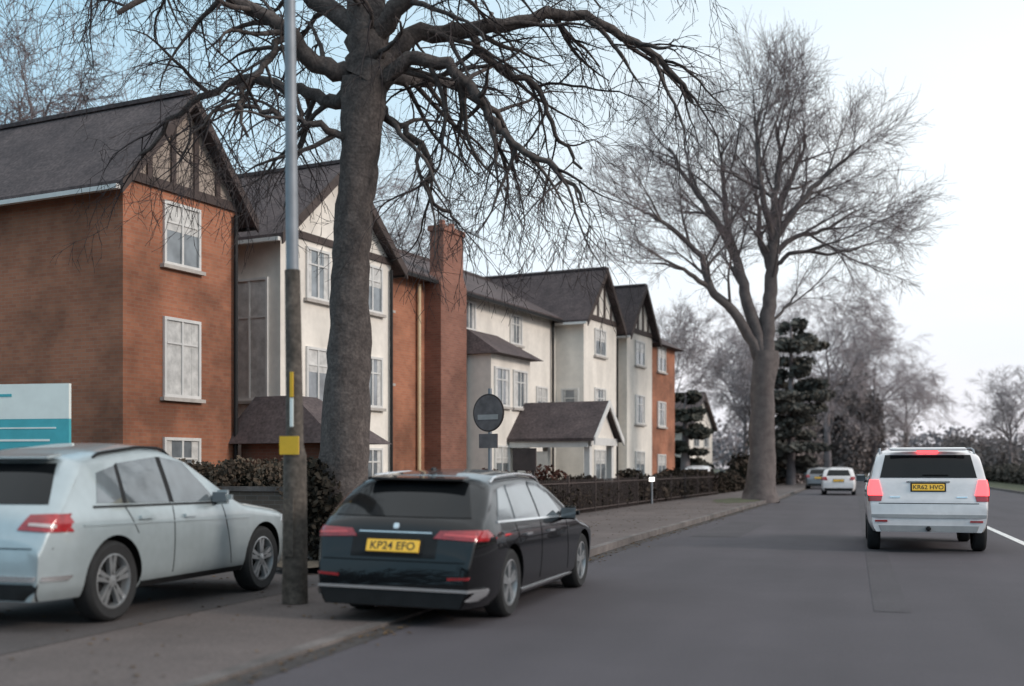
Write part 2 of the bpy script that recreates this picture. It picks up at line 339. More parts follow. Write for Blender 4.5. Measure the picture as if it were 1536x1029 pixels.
b.gable(22.4,26.0,-8,0,7.5,9.45,m_rend,timber=True,infill=m_rend)
b.win('x',0,23.5,24.7,6.0,7.1); b.win('x',0,23.5,24.7,3.4,4.7); b.win('x',0,23.5,24.7,.9,2.2)
b.win('y',22.4,-.95,-.2,3.4,4.6,nv=0)
b.gable(27.3,30.6,-8,0,7.5,9.45,m_rend,timber=True,infill=m_rend)
b.win('x',0,28.3,29.5,6.0,7.1); b.win('x',0,28.3,29.5,3.4,4.7); b.win('x',0,28.3,29.5,.9,2.2)
b.cyl('downpipe',m_blackp,(-1.1,21.9,0),(-1.1,21.9,7.2),.05); b.cyl('downpipe',m_blackp,(-.3,26.9,0),(-.3,26.9,7.2),.05)
b.done()
b=B('brick_apartment_building',P0,RZ)
b.box('walls',m_brick,-9,-.2,30.62,34.6,0,7.4)
b.hexa('roof',m_tile,[(-9.3,30.62,7.2),(.25,30.62,7.2),(.25,35.0,7.2),(-9.3,35.0,7.2),(-6,30.62,9.2),(-3,30.62,9.2),(-3,31.6,9.2),(-6,31.6,9.2)])
for z in (.9,3.4,6.0): b.win('x',-.2,31.9,33.1,z,z+1.2)
b.done()
b=B('entrance_portico',P0,RZ)
u0,u1,vb,vf=15.4,17.6,-1.19,3.1; ez,rz=2.55,3.6; um=16.5
for sg,ue in ((-1,u0),(1,u1)):
    yo=ue+sg*.25; zo=ez-.22
    p=[(vb,yo,zo),(vf+.25,yo,zo),(vf+.25,um,rz),(vb,um,rz)]
    b.hexa('roof',m_tile,p+[(x,yy,z+.1) for x,yy,z in p])
    b.hexa('bargeboard',m_wht,[(vf+.253,yo,zo-.12),(vf+.3,yo,zo-.12),(vf+.3,um,rz-.1),(vf+.253,um,rz-.1),(vf+.253,yo,zo+.12),(vf+.3,yo,zo+.12),(vf+.3,um,rz+.12),(vf+.253,um,rz+.12)])
b.add('gable_panel',m_rend,[(vf+.05,u0,ez-.2),(vf+.05,u1,ez-.2),(vf+.05,um,rz-.05)],[(0,1,2)])
b.box('fascia',m_wht,.25,vf,u0-.16,u0-.12,ez-.42,ez-.1); b.box('fascia',m_wht,vf+.055,vf+.1,u0-.1,u1+.1,ez-.35,ez-.1)
for x in (.6,vf-.1):
    for yy in (u0+.1,u1-.1): b.box('posts',m_wht,x-.1,x+.1,yy-.1,yy+.1,0,ez-.2)
b.box('base_wall',m_rend,.4,1.6,u0-.02,u0+.2,0,2.0)
b.box('door',m_timber,.21,.25,um-.6,um+.6,0,2.1)
b.done()
for (nm,x,yy) in (('cream_house',-11,86),('cream_house',-24,70)):
    b=B(nm,(x,yy,0),RZ)
    b.gable(-3,3,-8,0,4.6,7.0,m_rend); b.win('x',0,-2,-.6,3,4.2); b.win('x',0,.6,2,3,4.2); b.win('y',-3,-3,-1.6,3,4.2); b.win('x',0,-2,-.6,.9,2.1)
    b.done()
# ------------------------------------------------------------------ trees
RX=(.9575,.2884); FX=(-.2884,.9575)
def tubes(name,lines,mat_big,mat_small,parent,thr=.03):
    for part,sel,mat in (('limbs',lambda r:r>=thr,mat_big),('twigs',lambda r:r<thr,mat_small)):
        V=[];F=[]
        for pts,rad in lines:
            if not sel(rad[0]): continue
            n=12 if rad[0]>.12 else (6 if rad[0]>.035 else 3)
            ref=None; k0=len(V); m=len(pts)
            for i,p in enumerate(pts):
                d=(pts[min(i+1,m-1)]-pts[max(i-1,0)]).normalized()
                if ref is None: ref=d.orthogonal().normalized()
                a=(ref-d*ref.dot(d)); a=a.normalized() if a.length>1e-4 else d.orthogonal().normalized(); ref=a; c=d.cross(a)
                for j in range(n):
                    t=2*math.pi*j/n; rr=rad[i]
                    if rad[i]>.2: rr*=1+.07*math.sin(3*t+i*.4)+.05*math.sin(5*t-i*.9)
                    V.append(p+(a*math.cos(t)+c*math.sin(t))*rr)
            for i in range(m-1):
                for j in range(n):
                    a0=k0+i*n+j; a1=k0+i*n+(j+1)%n; F.append((a0,a1,a1+n,a0+n))
        if V: mesh_obj(part,V,F,mat,parent,smooth=180)
def rdir(rg): 
    return Vector((rg.gauss(0,1),rg.gauss(0,1),rg.gauss(0,1))).normalized()
def spawn(lines,pts,rad,lvl,P,rg):
    if lvl>P['max']: return
    L=sum((pts[i+1]-pts[i]).length for i in range(len(pts)-1))
    k=P['n'][lvl]; k=max(1,int(round(k*rg.uniform(.8,1.2))))
    if lvl==P.get('lenlvl',-1): k=max(3,int(L*P['perm']))
    for c in range(k):
        f=P['f0'][lvl]+(1-P['f0'][lvl])*(c+rg.random())/k
        f=min(f,.999); x=f*(len(pts)-1); i=int(x); t=x-i
        p=pts[i].lerp(pts[i+1],t); r=rad[i]*(1-t)+rad[i+1]*t; d=(pts[i+1]-pts[i]).normalized()
        o=rdir(rg); o=(o-d*o.dot(d)).normalized()
        ang=R(rg.uniform(*P['ang'][lvl])); nd=(d*math.cos(ang)+o*math.sin(ang)).normalized()
        grow(lines,p,nd,P['len'][lvl]*rg.uniform(.6,1.3)*(1-.35*f),max(P['rmin'],min(r*.65,P['rad'][lvl])),lvl,P,rg)
def grow(lines,p,d,L,r,lvl,P,rg):
    n=max(3,int(L/P['seg'][lvl])); st=L/n; pts=[p.copy()]; rad=[r]; bias=Vector((rg.gauss(0,.05),rg.gauss(0,.05),0))
    for i in range(n):
        d=(d+rdir(rg)*P['wan'][lvl]+Vector((0,0,P['trop'][lvl]))+bias).normalized(); p=p+d*st
        pts.append(p.copy()); rad.append(max(P['rmin']*.6,r*(1-.8*(i+1)/n)))
    lines.append((pts,rad)); spawn(lines,pts,rad,lvl+1,P,rg)
def limb(lines,base,ctrl,r0,r1,P,rg,jit=.05,sp=True,lvl=1):
    c=[Vector((base[0]+q[0]*RX[0]+q[1]*FX[0],base[1]+q[0]*RX[1]+q[1]*FX[1],base[2]+q[2])) for q in ctrl]
    c=[c[0]*2-c[1]]+c+[c[-1]*2-c[-2]]; pts=[]
    for i in range(1,len(c)-2):
        for s in range(5):
            t=s/5; a,b_,d,e=c[i-1],c[i],c[i+1],c[i+2]
            pts.append(.5*((2*b_)+(d-a)*t+(2*a-5*b_+4*d-e)*t*t+(3*b_-a-3*d+e)*t**3)+rdir(rg)*jit*(len(pts)>0))
    pts.append(c[-2]); n=len(pts)
    if isinstance(r0,list): rad=[float(np.interp(i/(n-1),np.linspace(0,1,len(r0)),r0)) for i in range(n)]
    else: rad=[r0+(r1-r0)*i/(n-1) for i in range(n)]
    lines.append((pts,rad))
    if sp: spawn(lines,pts,rad,lvl+1,P,rg)
rg=random.Random(11); T1=(-7.2,15.2,0); e=empty('bare_street_tree'); L1=[]
P={'max':5,'n':[0,0,11,5,3,2],'f0':[0,0,.12,.15,.2,.2],'ang':[0,0,(30,70),(30,60),(25,55),(20,50)],'len':[0,0,2.1,1.15,.7,.35],'rad':[0,0,.046,.019,.011,.007],
   'seg':[1,1,.18,.16,.14,.12],'wan':[0,0,.24,.20,.18,.18],'trop':[0,0,-.06,-.10,-.12,-.07],'rmin':.0055,'lenlvl':2,'perm':2.8}
limb(L1,T1,[(0,0,-.1),(.0,0,.3),(.03,0,.8),(.05,0,1.5),(.08,0,2.5),(.12,0,3.5),(.15,0,4.4),(.2,0,5.3),(.27,0,6.1),(.36,0,7.1)],[.66,.52,.42,.375,.335,.30,.275,.27,.285,.34],0,P,rg,.015,sp=False)
limb(L1,T1,[(.36,0,7.1),(.40,0,7.7),(.36,.1,8.8),(.5,.2,10.5),(.3,.3,12.5)],[.34,.32,.24,.17,.06],0,P,rg)
for c,r0,r1 in [
 ([(.3,0,7.1),(-.35,-.1,7.4),(-.75,-.3,7.75),(-1.4,-.5,8.1),(-2.1,-.6,8.3),(-3.0,-.8,7.8)],.16,.035),
 ([(.1,0,6.9),(-.3,.4,7.0),(-.9,.9,7.3),(-1.8,1.3,7.6),(-2.9,1.8,7.2),(-3.6,2.0,6.6)],.12,.03),
 ([(.55,0,7.3),(1.05,.2,7.85),(1.8,.3,8.0),(2.8,.5,8.25),(3.8,.6,8.25),(4.8,.8,7.7),(5.3,.9,7.1)],.16,.03),
 ([(.5,0,7.0),(1.0,-.3,7.3),(1.7,-.4,7.15),(2.15,-.4,6.6),(2.5,-.5,6.1),(3.1,-.6,5.7),(3.5,-.6,5.2)],.12,.025),
 ([(.45,0,6.8),(.8,.3,6.6),(1.2,.5,6.2),(1.3,.6,5.6),(1.7,.8,5.2)],.08,.022),
 ([(.2,0,6.2),(-.3,-.3,6.4),(-.9,-.4,6.5),(-1.5,-.5,6.6),(-2.0,-.6,6.2)],.07,.02),
 ([(.4,0,7.6),(1.2,-.5,8.4),(2.2,-.8,9.0),(3.4,-1.0,9.3),(4.6,-1,9.0)],.16,.04),
 ([(.35,0,7.7),(-.6,.3,8.6),(-1.6,.6,9.3),(-3,.8,9.6),(-4.0,.9,9.0)],.16,.04),
 ([(.4,0,7.2),(.8,1.2,7.6),(1.4,2.4,7.9),(2.2,3.4,7.7),(2.6,4.0,7.0)],.13,.03),
 ([(1.8,.3,8.0),(2.2,.5,7.6),(2.8,.7,7.3),(3.2,.9,6.6),(3.6,1.0,6.1)],.07,.02),
 ([(-.75,-.3,7.75),(-1.0,-.5,7.2),(-1.3,-.6,6.7),(-1.2,-.7,6.1)],.06,.02)]:
    limb(L1,T1,c,r0,r1,P,rg,.06)
tubes('t',L1,m_bark,m_twig,e)
blob_patch('tree_pit_soil',-7.1,15.3,1.0,1.6,.125,m_dirt,3)
rg=random.Random(5); T2=(-3.72,48.5,0); e=empty('bare_street_tree'); L2=[]
P2={'max':5,'n':[0,0,9,7,6,4],'f0':[0,0,.25,.15,.15,.1],'ang':[0,0,(20,48),(20,48),(20,45),(20,42)],'len':[0,0,3.7,2.2,1.3,.8],'rad':[0,0,.070,.029,.016,.011],
   'seg':[1,1,.45,.4,.3,.3],'wan':[0,0,.11,.13,.14,.14],'trop':[0,0,.03,.01,.0,0],'rmin':.0085,'lenlvl':2,'perm':1.2}
limb(L2,T2,[(0,0,-.1),(0,0,.6),(.03,0,2),(.08,0,3.5),(.12,0,5),(.2,0,6.3)],[.85,.66,.54,.50,.50,.54],0,P2,rg,.03,sp=False)
for c,r0,r1 in [
 ([(.2,0,6.2),(.32,0,7.9),(.45,0,9.5),(.52,0,11),(.6,.2,12.5),(.9,.3,14.5),(.7,.3,16)],.36,.05),
 ([(.1,0,6.1),(-.55,0,8.4),(-1.0,.2,10.2),(-1.9,.3,12),(-3.0,.4,13.6),(-3.8,.4,15)],.29,.05),
 ([(.05,0,5.9),(-.95,-.2,7.7),(-2.2,-.5,8.9),(-2.6,-.6,10.2),(-4.2,-.7,11.6),(-5.4,-.8,12.2)],.25,.04),
 ([(-2.2,-.5,8.9),(-3.4,-1,9.6),(-4.6,-1.2,9.8)],.12,.03),
 ([(-1.0,.2,10.2),(-1.3,.8,12.2),(-1.4,1.2,14.2),(-1.6,1.2,15.8)],.16,.04),
 ([(.52,0,10.8),(1.4,-.2,12.3),(2.6,-.3,13.6),(3.6,-.4,14.4)],.18,.04),
 ([(.5,0,10.4),(1.6,.3,11.2),(3.0,.5,11.6),(4.2,.6,12.4)],.14,.035),
 ([(.48,0,9.8),(1.3,-.4,10.4),(2.8,-.6,10.3),(4.0,-.7,10.6)],.12,.03),
 ([(.52,0,11),(-.1,-.6,13),(-.3,-.8,14.6),(-.4,-.8,16)],.16,.04),
 ([(.52,0,11),(1.2,.9,13.0),(2.0,1.4,14.8),(2.3,1.5,15.8)],.16,.04),
 ([(.45,0,9.6),(.3,1.6,11.5),(.6,3,13),(.5,4,14)],.16,.04),
 ([(.3,0,7.5),(1.2,.2,8.3),(1.6,.2,8.9)],.08,.03)]:
    limb(L2,T2,c,r0,r1,P2,rg,.05)
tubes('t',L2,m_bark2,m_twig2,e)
blob_patch('grass_tuft_patch',-4.6,47.5,.9,4.0,.122,m_grass,5)
def gen_tree(name,seed,H,spread,loc,mats,droop=.0,n=(0,0,8,6,5,4),rz=0,rm=.014,maxl=5):
    rg=random.Random(seed); L=[]
    Pp={'max':maxl,'n':list(n)+[2],'f0':[0,.3,.2,.1,.1,.1,.1],'ang':[0,(25,60),(25,55),(25,55),(20,50),(20,50),(20,45)],'len':[0,H*.5*spread,H*.27,H*.14,H*.08,H*.05,H*.03],
      'rad':[0,.16,.09,.04,.022,.016,.012],'seg':[1,H*.05,H*.04,H*.03,H*.025,H*.02,.3],'wan':[0,.15,.16,.18,.18,.2,.2],'trop':[0,.06,.02-droop*.5,-droop,-droop,-droop,-droop],'rmin':rm}
    Pp['n'][1]=9
    pts=[Vector((rg.uniform(-.1,.1)*i*.3,rg.uniform(-.1,.1)*i*.3,H*.78*i/9)) for i in range(10)]; rad=[.022*H*(1-.85*i/9) for i in range(10)]
    L.append((pts,rad)); spawn(L,pts,rad,1,Pp,rg)
    e=empty(name,loc,rz); tubes('t',L,mats[0],mats[1],e); return e
def copy_tree(e,loc,rz,sc):
    n=empty(e.name.split('.')[0],loc,rz); n.scale=sc
    for c in e.children:
        link(bpy.data.objects.new(c.name.split('.')[0],c.data),n)
    return n
g1=gen_tree('bare_tree',21,17,1.0,(-27.5,33.5,0),(m_bark2,m_twig2),droop=.05,rm=.012,n=(0,0,7,5,4,3))
copy_tree(g1,(-20,44,0),1.9,(.85,.85,.85))
m_barkd=M('bark_haze_tint',(.21,.175,.175),.95,.2,2)  # bark paled to imitate haze on far trees
m_twigd=D('twigs_haze_tint',(.28,.24,.245),(.36,.315,.32),1)  # aerial haze put into these twigs by a lighter colour
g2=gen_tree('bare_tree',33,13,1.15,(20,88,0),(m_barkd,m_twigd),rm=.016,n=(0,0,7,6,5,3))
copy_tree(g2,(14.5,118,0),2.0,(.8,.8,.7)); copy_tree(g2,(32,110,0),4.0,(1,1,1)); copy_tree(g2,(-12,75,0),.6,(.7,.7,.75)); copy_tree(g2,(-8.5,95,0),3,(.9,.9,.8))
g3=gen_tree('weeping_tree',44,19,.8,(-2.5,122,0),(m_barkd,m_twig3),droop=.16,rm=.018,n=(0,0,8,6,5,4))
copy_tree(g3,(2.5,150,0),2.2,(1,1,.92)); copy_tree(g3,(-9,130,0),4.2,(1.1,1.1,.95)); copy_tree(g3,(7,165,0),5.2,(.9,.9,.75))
def leaves(name,blobs,count,size,mat,seed,parent=None,flat=.0,shell=.55):
    rs=np.random.RandomState(seed); V=[];F=[]
    wts=np.array([b_[3]*b_[4]+b_[4]*b_[5]+b_[3]*b_[5] for b_ in blobs]); wts=wts/wts.sum()
    for bl,wt in zip(blobs,wts):
        k=int(count*wt)+1; d=rs.normal(size=(k,3)); d/=np.linalg.norm(d,axis=1)[:,None]
        rr=shell+(1.08-shell)*rs.rand(k)**.6; c=np.array(bl[:3])+d*rr[:,None]*np.array(bl[3:6])
        a=rs.normal(size=(k,3)); a[:,2]*=(1-flat); a/=np.linalg.norm(a,axis=1)[:,None]
        b2=rs.normal(size=(k,3)); b2[:,2]*=(1-flat); b2-=a*(a*b2).sum(1)[:,None]; b2/=np.linalg.norm(b2,axis=1)[:,None]
        s=size*(.5+rs.rand(k))[:,None]; a=a*s; b2=b2*s*.7
        q=np.stack([c-a,c-b2,c+a,c+b2],1).reshape(-1,3); q[:,2]=np.maximum(q[:,2],.02); n=len(V); V.extend(q.tolist()); F.extend([(n+4*i,n+4*i+1,n+4*i+2,n+4*i+3) for i in range(k)])
    return mesh_obj(name,V,F,mat,parent)
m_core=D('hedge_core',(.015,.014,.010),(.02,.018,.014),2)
def hedge(name,p0,p1,th,h,mat,seed,n=9000,z0=0,size=.06):
    rg=random.Random(seed); p0=Vector(p0);p1=Vector(p1); L=(p1-p0).length; k=max(2,int(L/(th*.9))); bl=[]
    for i in range(k):
        p=p0.lerp(p1,(i+.5)/k); hh=h*rg.uniform(.80,1.10)
        bl.append((p.x+rg.uniform(-.08,.08),p.y+rg.uniform(-.08,.08),z0+hh*.5,th*rg.uniform(.5,.62),th*rg.uniform(.65,.9),hh*.52))
        bl.append((p.x+rg.uniform(-.2,.2),p.y+rg.uniform(-.2,.2),z0+hh*.72,th*.4,th*.5,hh*.3))
    e=empty(name); leaves('foliage',bl,n,size,mat,seed,e,shell=.2)
    d=(p1-p0).normalized(); s=Vector((-d.y,d.x,0))*th*.3
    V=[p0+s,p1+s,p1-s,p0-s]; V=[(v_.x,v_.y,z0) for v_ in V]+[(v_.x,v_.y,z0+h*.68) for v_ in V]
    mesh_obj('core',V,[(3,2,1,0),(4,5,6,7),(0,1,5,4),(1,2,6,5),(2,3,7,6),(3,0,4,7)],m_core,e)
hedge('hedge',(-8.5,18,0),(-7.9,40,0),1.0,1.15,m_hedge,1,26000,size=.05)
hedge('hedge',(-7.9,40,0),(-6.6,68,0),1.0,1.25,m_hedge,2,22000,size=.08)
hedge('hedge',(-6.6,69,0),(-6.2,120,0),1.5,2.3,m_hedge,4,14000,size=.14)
hedge('beech_hedge',(-16,17.9,0),(-8.7,17.9,0),.8,.75,m_hedgeb,3,16000,z0=.8,size=.04)
b=B('garden_wall'); b.box('wall',m_wallb,-18,-8.2,17.3,17.55,0,1.05); b.box('coping',m_kerb,-18,-8.17,17.26,17.59,1.052,1.13); b.box('wall',m_wallb,-8.4,-8.17,17.56,20,0,1.0); b.done()
# dark shoots and ivy round the foot of the near tree
e=empty('ivy_shrub'); leaves('foliage',[(-7.35,14.75,.75,.42,.35,.75),(-7.0,14.7,.5,.5,.35,.5),(-7.5,14.9,1.15,.3,.3,.45)],3200,.045,D('ivy_leaves',(.018,.017,.014),(.05,.042,.034),4),23,e,shell=.2)
b=B('iron_railings'); y=22.0
def rxx(Y): return hx(Y)+.12
while y<58:
    x=rxx(y); b.box('bars',m_timber,x-.012,x+.012,y-.012,y+.012,.1,1.12); y+=.16 if y<40 else .3
yy=22.0
while yy<58:
    x=rxx(yy); b.box('posts',m_timber,x-.035,x+.035,yy-.035,yy+.035,.1,1.22)
    x2=rxx(yy+3)
    for z in (.22,1.0): b.hexa('rails',m_timber,[(x-.01,yy+.036,z),(x+.012,yy+.036,z),(x2+.012,yy+2.964,z),(x2-.01,yy+2.964,z),(x-.01,yy+.036,z+.035),(x+.012,yy+.036,z+.035),(x2+.012,yy+2.964,z+.035),(x2-.01,yy+2.964,z+.035)])
    yy+=3
b.done()
def cedar(name,loc,H,Rr,seed,mat=m_ever,n=9000,size=.2):
    rg=random.Random(seed); e=empty(name,loc); bl=[]
    k=int(H*1.0)
    for i in range(k):
        f=i/(k-1); z=H*(.10+.88*f); rad=Rr*(1-.3*f**2.2)*rg.uniform(.55,1.1)
        for j in range(5):
            a=rg.uniform(0,6.28); bl.append((math.cos(a)*rad*.62,math.sin(a)*rad*.62,z+rg.uniform(-.3,.3),rad*.45,rad*.45,H*.030))
    leaves('foliage',bl,n,size,mat,seed,e,flat=.4,shell=.1)
    bb=[Vector((0,0,H*i/8)) for i in range(9)]; tubes('t',[(bb,[.4-.04*i for i in range(9)])],m_barkd,m_twig,e)
cedar('cedar_tree',(-4.7,92,0),13.0,3.3,7,n=12000)
m_ev2=D('conifer_needles',(.05,.052,.045),(.11,.105,.09),.5)
cedar('conifer_tree',(-10.2,72,0),6.0,2.0,8,m_ev2,n=6000)
cedar('conifer_tree',(-14.5,78,0),7.0,2.6,9,m_ev2,n=6000)
e=empty('ivy_clad_trees'); rg=random.Random(6); bl=[]
for i in range(50):
    y_=rg.uniform(148,166); x_=rg.uniform(-9,3.2); h_=rg.uniform(8,15)*(1 if x_<1 else .75); bl.append((x_,y_,h_*.55,rg.uniform(1.0,2.0),2,h_*.48))
for i in range(14):
    y_=rg.uniform(96,140); x_=-4.9+rg.uniform(-1.0,.8); h_=rg.uniform(4,8); bl.append((x_,y_,h_*.5,rg.uniform(.9,1.4),2,h_*.5))
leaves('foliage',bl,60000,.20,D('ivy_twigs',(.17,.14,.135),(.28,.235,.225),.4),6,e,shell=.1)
e=empty('distant_treeline'); rg=random.Random(9); bl=[]
for i in range(170):
    x_=rg.uniform(-130,150); y_=rg.uniform(190,240); h_=rg.uniform(6,12)*(.8 if -5<x_<16 else 1.1); bl.append((x_,y_,h_*.5,rg.uniform(3,6),4,h_*.5))
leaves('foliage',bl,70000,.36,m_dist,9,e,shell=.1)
e=empty('unseen_reflection_trees'); bl=[]  # added out of view to darken reflections in the car bodies
for i in range(50):
    x_=rg.uniform(-60,60); h_=rg.uniform(8,14); bl.append((x_,-50-rg.uniform(0,15),h_*.5,rg.uniform(3,5),3,h_*.5))
for i in range(40):
    y_=rg.uniform(-45,70); h_=rg.uniform(3,7); bl.append((24+rg.uniform(0,8),y_,h_*.5,rg.uniform(2,4),3,h_*.5))
leaves('foliage',bl,22000,.5,D('dark_foliage',(.035,.032,.026),(.065,.058,.05),.3),19,e,shell=.1)
hedge('hedge',(13.6,40,0),(13.6,140,0),2.0,1.7,D('hedge_leaves_haze_tint',(.075,.068,.058),(.15,.13,.115),.8),12,14000,size=.12)  # far hedge leaves lightened, haze painted into the colour
e=empty('roadside_shrubs'); bl=[]
for i in range(60):
    y_=rg.uniform(110,175); x_=rg.uniform(11,50); h_=rg.uniform(3,7.0); bl.append((x_,y_,h_*.5,rg.uniform(1.2,2.6),2,h_*.5))
leaves('foliage',bl,50000,.16,D('shrub_leaves_haze_tint',(.14,.122,.118),(.24,.21,.205),.3),13,e,shell=.1)  # shrub colour raised to stand in for distance haze
e=empty('garden_shrub'); leaves('foliage',[(-8.9,33,.8,.8,1.2,.7),(-9.6,30,.7,.8,1,.7)],3000,.06,D('red_shrub',(.05,.026,.022),(.095,.045,.036),3),15,e,shell=.2)
# ------------------------------------------------------------------ vehicles
class Car:
    def __init__(s,name,loc,L,W,H,zb,prof,belt,tumble,paintm,wr,wb_r,wb_f,rz=0,plan=(.14,.2),n=2.6):
        s.e=empty(name,loc,rz); s.L,s.W,s.H,s.zb,s.belt,s.tum,s.n=L,W,H,zb,belt,tumble,n; s.plan_k=plan; s.paint=paintm
        ys=np.arange(-L/2,L/2+.001,.01); py=[p[0] for p in prof]; pz=[p[1] for p in prof]
        acc=0
        for o in np.linspace(-.05,.05,7): acc=acc+np.interp(np.clip(ys+o,-L/2,L/2),py,pz)
        s.ys=ys; s.zs=acc/7; s.wr=wr; s.wy=(wb_r,wb_f); s.build(); s.wheels()
    def zt(s,y): return float(np.interp(y,s.ys,s.zs))
    def plan(s,y):
        h=s.L/2; y0=h-.75; a=max(0,(abs(y)-y0)/.75); return 1-(s.plan_k[0] if y<0 else s.plan_k[1])*a**2.6
    def hw(s,y,z):
        b_=s.W/2*s.plan(y)
        if z<=s.belt:
            t=(s.belt-z)/(s.belt-s.zb); k=1-.05*((t-.38)/.62)**2 - (.05*((t-.8)/.2)**2 if t>.8 else 0)
            if t<.12: k-=.012*(1-t/.12)
        else:
            t=(z-s.belt)/(s.H-s.belt); k=(1-.05*(.38/.62)**2-.012)*(1-s.tum*t**1.15)-.008*min(1,t*12)
        return b_*k
    def top(s,y,x):
        zc=s.zt(y); r=min(.15,.32*(zc-s.zb)); ze=zc-r; xe=s.hw(y,ze); u=min(1,abs(x)/xe); return ze+r*(1-u**s.n)**(1/s.n)
    def inside(s,x,y,z):
        if abs(y)>s.L/2 or z<s.zb: return False
        zc=s.zt(y); 
        if z>zc: return False
        r=min(.15,.32*(zc-s.zb)); ze=zc-r
        if z<=ze: return abs(x)<=s.hw(y,z)
        return z<=s.top(y,x) and abs(x)<=s.hw(y,ze)
    def build(s):
        h=s.L/2; st=list(np.linspace(-h,-h+.5,36))+list(np.linspace(-h+.5,h-.5,60))[1:]+list(np.linspace(h-.5,h,22))[1:]
        V=[];F=[];K=None
        for y in st:
            zc=s.zt(y); r=min(.15,.32*(zc-s.zb)); ze=zc-r; half=[]
            for i in range(18):
                z=s.zb+(ze-s.zb)*i/18; half.append((s.hw(y,z),z))
            xe=s.hw(y,ze)
            for i in range(13):
                a=math.pi/2*i/12; half.append((xe*max(0,math.cos(a))**(2/s.n),ze+r*math.sin(a)**(2/s.n)))
            half[-1]=(0,zc)
            ring=[(x,z) for x,z in half]+[(-x,z) for x,z in reversed(half[:-1])]
            K=len(ring); V+=[(x,y,z) for x,z in ring]
        for i in range(len(st)-1):
            for j in range(K):
                a=i*K+j; b_=i*K+(j+1)%K; F.append((a,b_,b_+K,a+K))
        F.append(tuple(range(K-1,-1,-1))); m=(len(st)-1)*K; F.append(tuple(range(m,m+K)))
        me=bpy.data.meshes.new('body'); me.from_pydata(V,[],F); me.materials.append(s.paint); me.materials.append(m_well)
        bm=bmesh.new(); bm.from_mesh(me); bmesh.ops.recalc_face_normals(bm,faces=bm.faces); bm.to_mesh(me); bm.free()
        o=bpy.data.objects.new('body',me); scene.collection.objects.link(o)
        cut=[]
        for y in s.wy:
            for sg in (-1,1):
                bm=bmesh.new(); bmesh.ops.create_cone(bm,cap_ends=True,segments=40,radius1=s.wr*1.11,radius2=s.wr*1.11,depth=.5,matrix=Matrix.Translation((sg*(s.W/2-.0),y,s.wr+.01))@Matrix.Rotation(R(90),4,'Y'))
                cm=bpy.data.meshes.new('c'); bm.to_mesh(cm); bm.free(); cm.materials.append(s.paint); cm.materials.append(m_well)
                for p in cm.polygons: p.material_index=1
                c=bpy.data.objects.new('c',cm); scene.collection.objects.link(c); cut.append(c)
                md=o.modifiers.new('b','BOOLEAN'); md.operation='DIFFERENCE'; md.object=c; md.solver='EXACT'
        dg=bpy.context.evaluated_depsgraph_get(); nm=bpy.data.meshes.new_from_object(o.evaluated_get(dg)); nm.name='body'
        o.modifiers.clear(); o.data=nm; nm.shade_smooth(); nm.set_sharp_from_angle(angle=R(32)); o.parent=s.e
        for c in cut: bpy.data.objects.remove(c)
    def lathe(s,part,mat,prof,cx,cy,cz,sg,n=36):
        V=[];F=[];m=len(prof)
        for i in range(n):
            a=2*math.pi*i/n
            for r,x in prof: V.append((cx+sg*x,cy+r*math.cos(a),cz+r*math.sin(a)))
        for i in range(n):
            for j in range(m-1):
                a=i*m+j; b_=((i+1)%n)*m+j; F.append((a,b_,b_+1,a+1) if sg>0 else (a,a+1,b_+1,b_))
        mesh_obj(part,V,F,mat,s.e,smooth=40)
    def wheels(s):
        r=s.wr
        for wy in s.wy:
            for sg in (-1,1):
                cx=sg*(s.W/2*.985-.115)
                s.lathe('tyre',m_tyre,[(r*.66,-.11),(r*.9,-.11),(r*.98,-.09),(r,-.05),(r,.05),(r*.98,.085),(r*.9,.11),(r*.68,.10),(r*.66,.08)],cx,wy,r,sg)
                s.lathe('rim',m_rim,[(r*.70,.095),(r*.64,.10),(r*.62,.07),(r*.60,.02)],cx,wy,r,sg)
                s.lathe('brake_disc',m_blackp,[(r*.6,.02),(0.001,.02)],cx,wy,r,sg)
                s.lathe('hub',m_rim,[(r*.16,.02),(r*.15,.085),(.001,.095)],cx,wy,r,sg,16)
                V=[];F=[]
                for k in range(5):
                    for dd in (-.16,.16):
                        a=2*math.pi*k/5+dd+.3; c_,s_=math.cos(a),math.sin(a)
                        p=[]
                        for x in (.04,.085):
                            for rr,wd in ((r*.12,.02),(r*.64,.022)):
                                for q in (-wd,wd): p.append((cx+sg*x,wy+c_*rr-s_*q,r+s_*rr+c_*q))
                        n=len(V); V+=p; F+=[tuple(n+i for i in f_) for f_ in ((0,1,3,2),(4,6,7,5),(0,2,6,4),(1,5,7,3),(2,3,7,6),(0,4,5,1))]
                mesh_obj('spokes',V,F,m_rim,s.e)
    def proj(s,d,a,b_,depth=.32):
        if d in('rear','front'):
            sg=-1 if d=='rear' else 1
            lo,hi=sg*(s.L/2+.02),sg*(s.L/2-depth)
            for _ in range(120):
                if s.inside(a,hi,b_): break
                a*=.992
            f=lambda t:(a,t,b_)
        else:
            sg=1 if d=='right' else -1
            lo,hi=sg*s.W*.6,0.0
            for _ in range(80):
                if s.inside(sg*.90*s.hw(a,b_),a,b_): break
                b_-=.01
            hi=sg*.88*s.hw(a,b_)
            f=lambda t:(t,a,b_)
        for _ in range(22):
            m=(lo+hi)/2
            if s.inside(*f(m)): hi=m
            else: lo=m
        return Vector(f(lo))
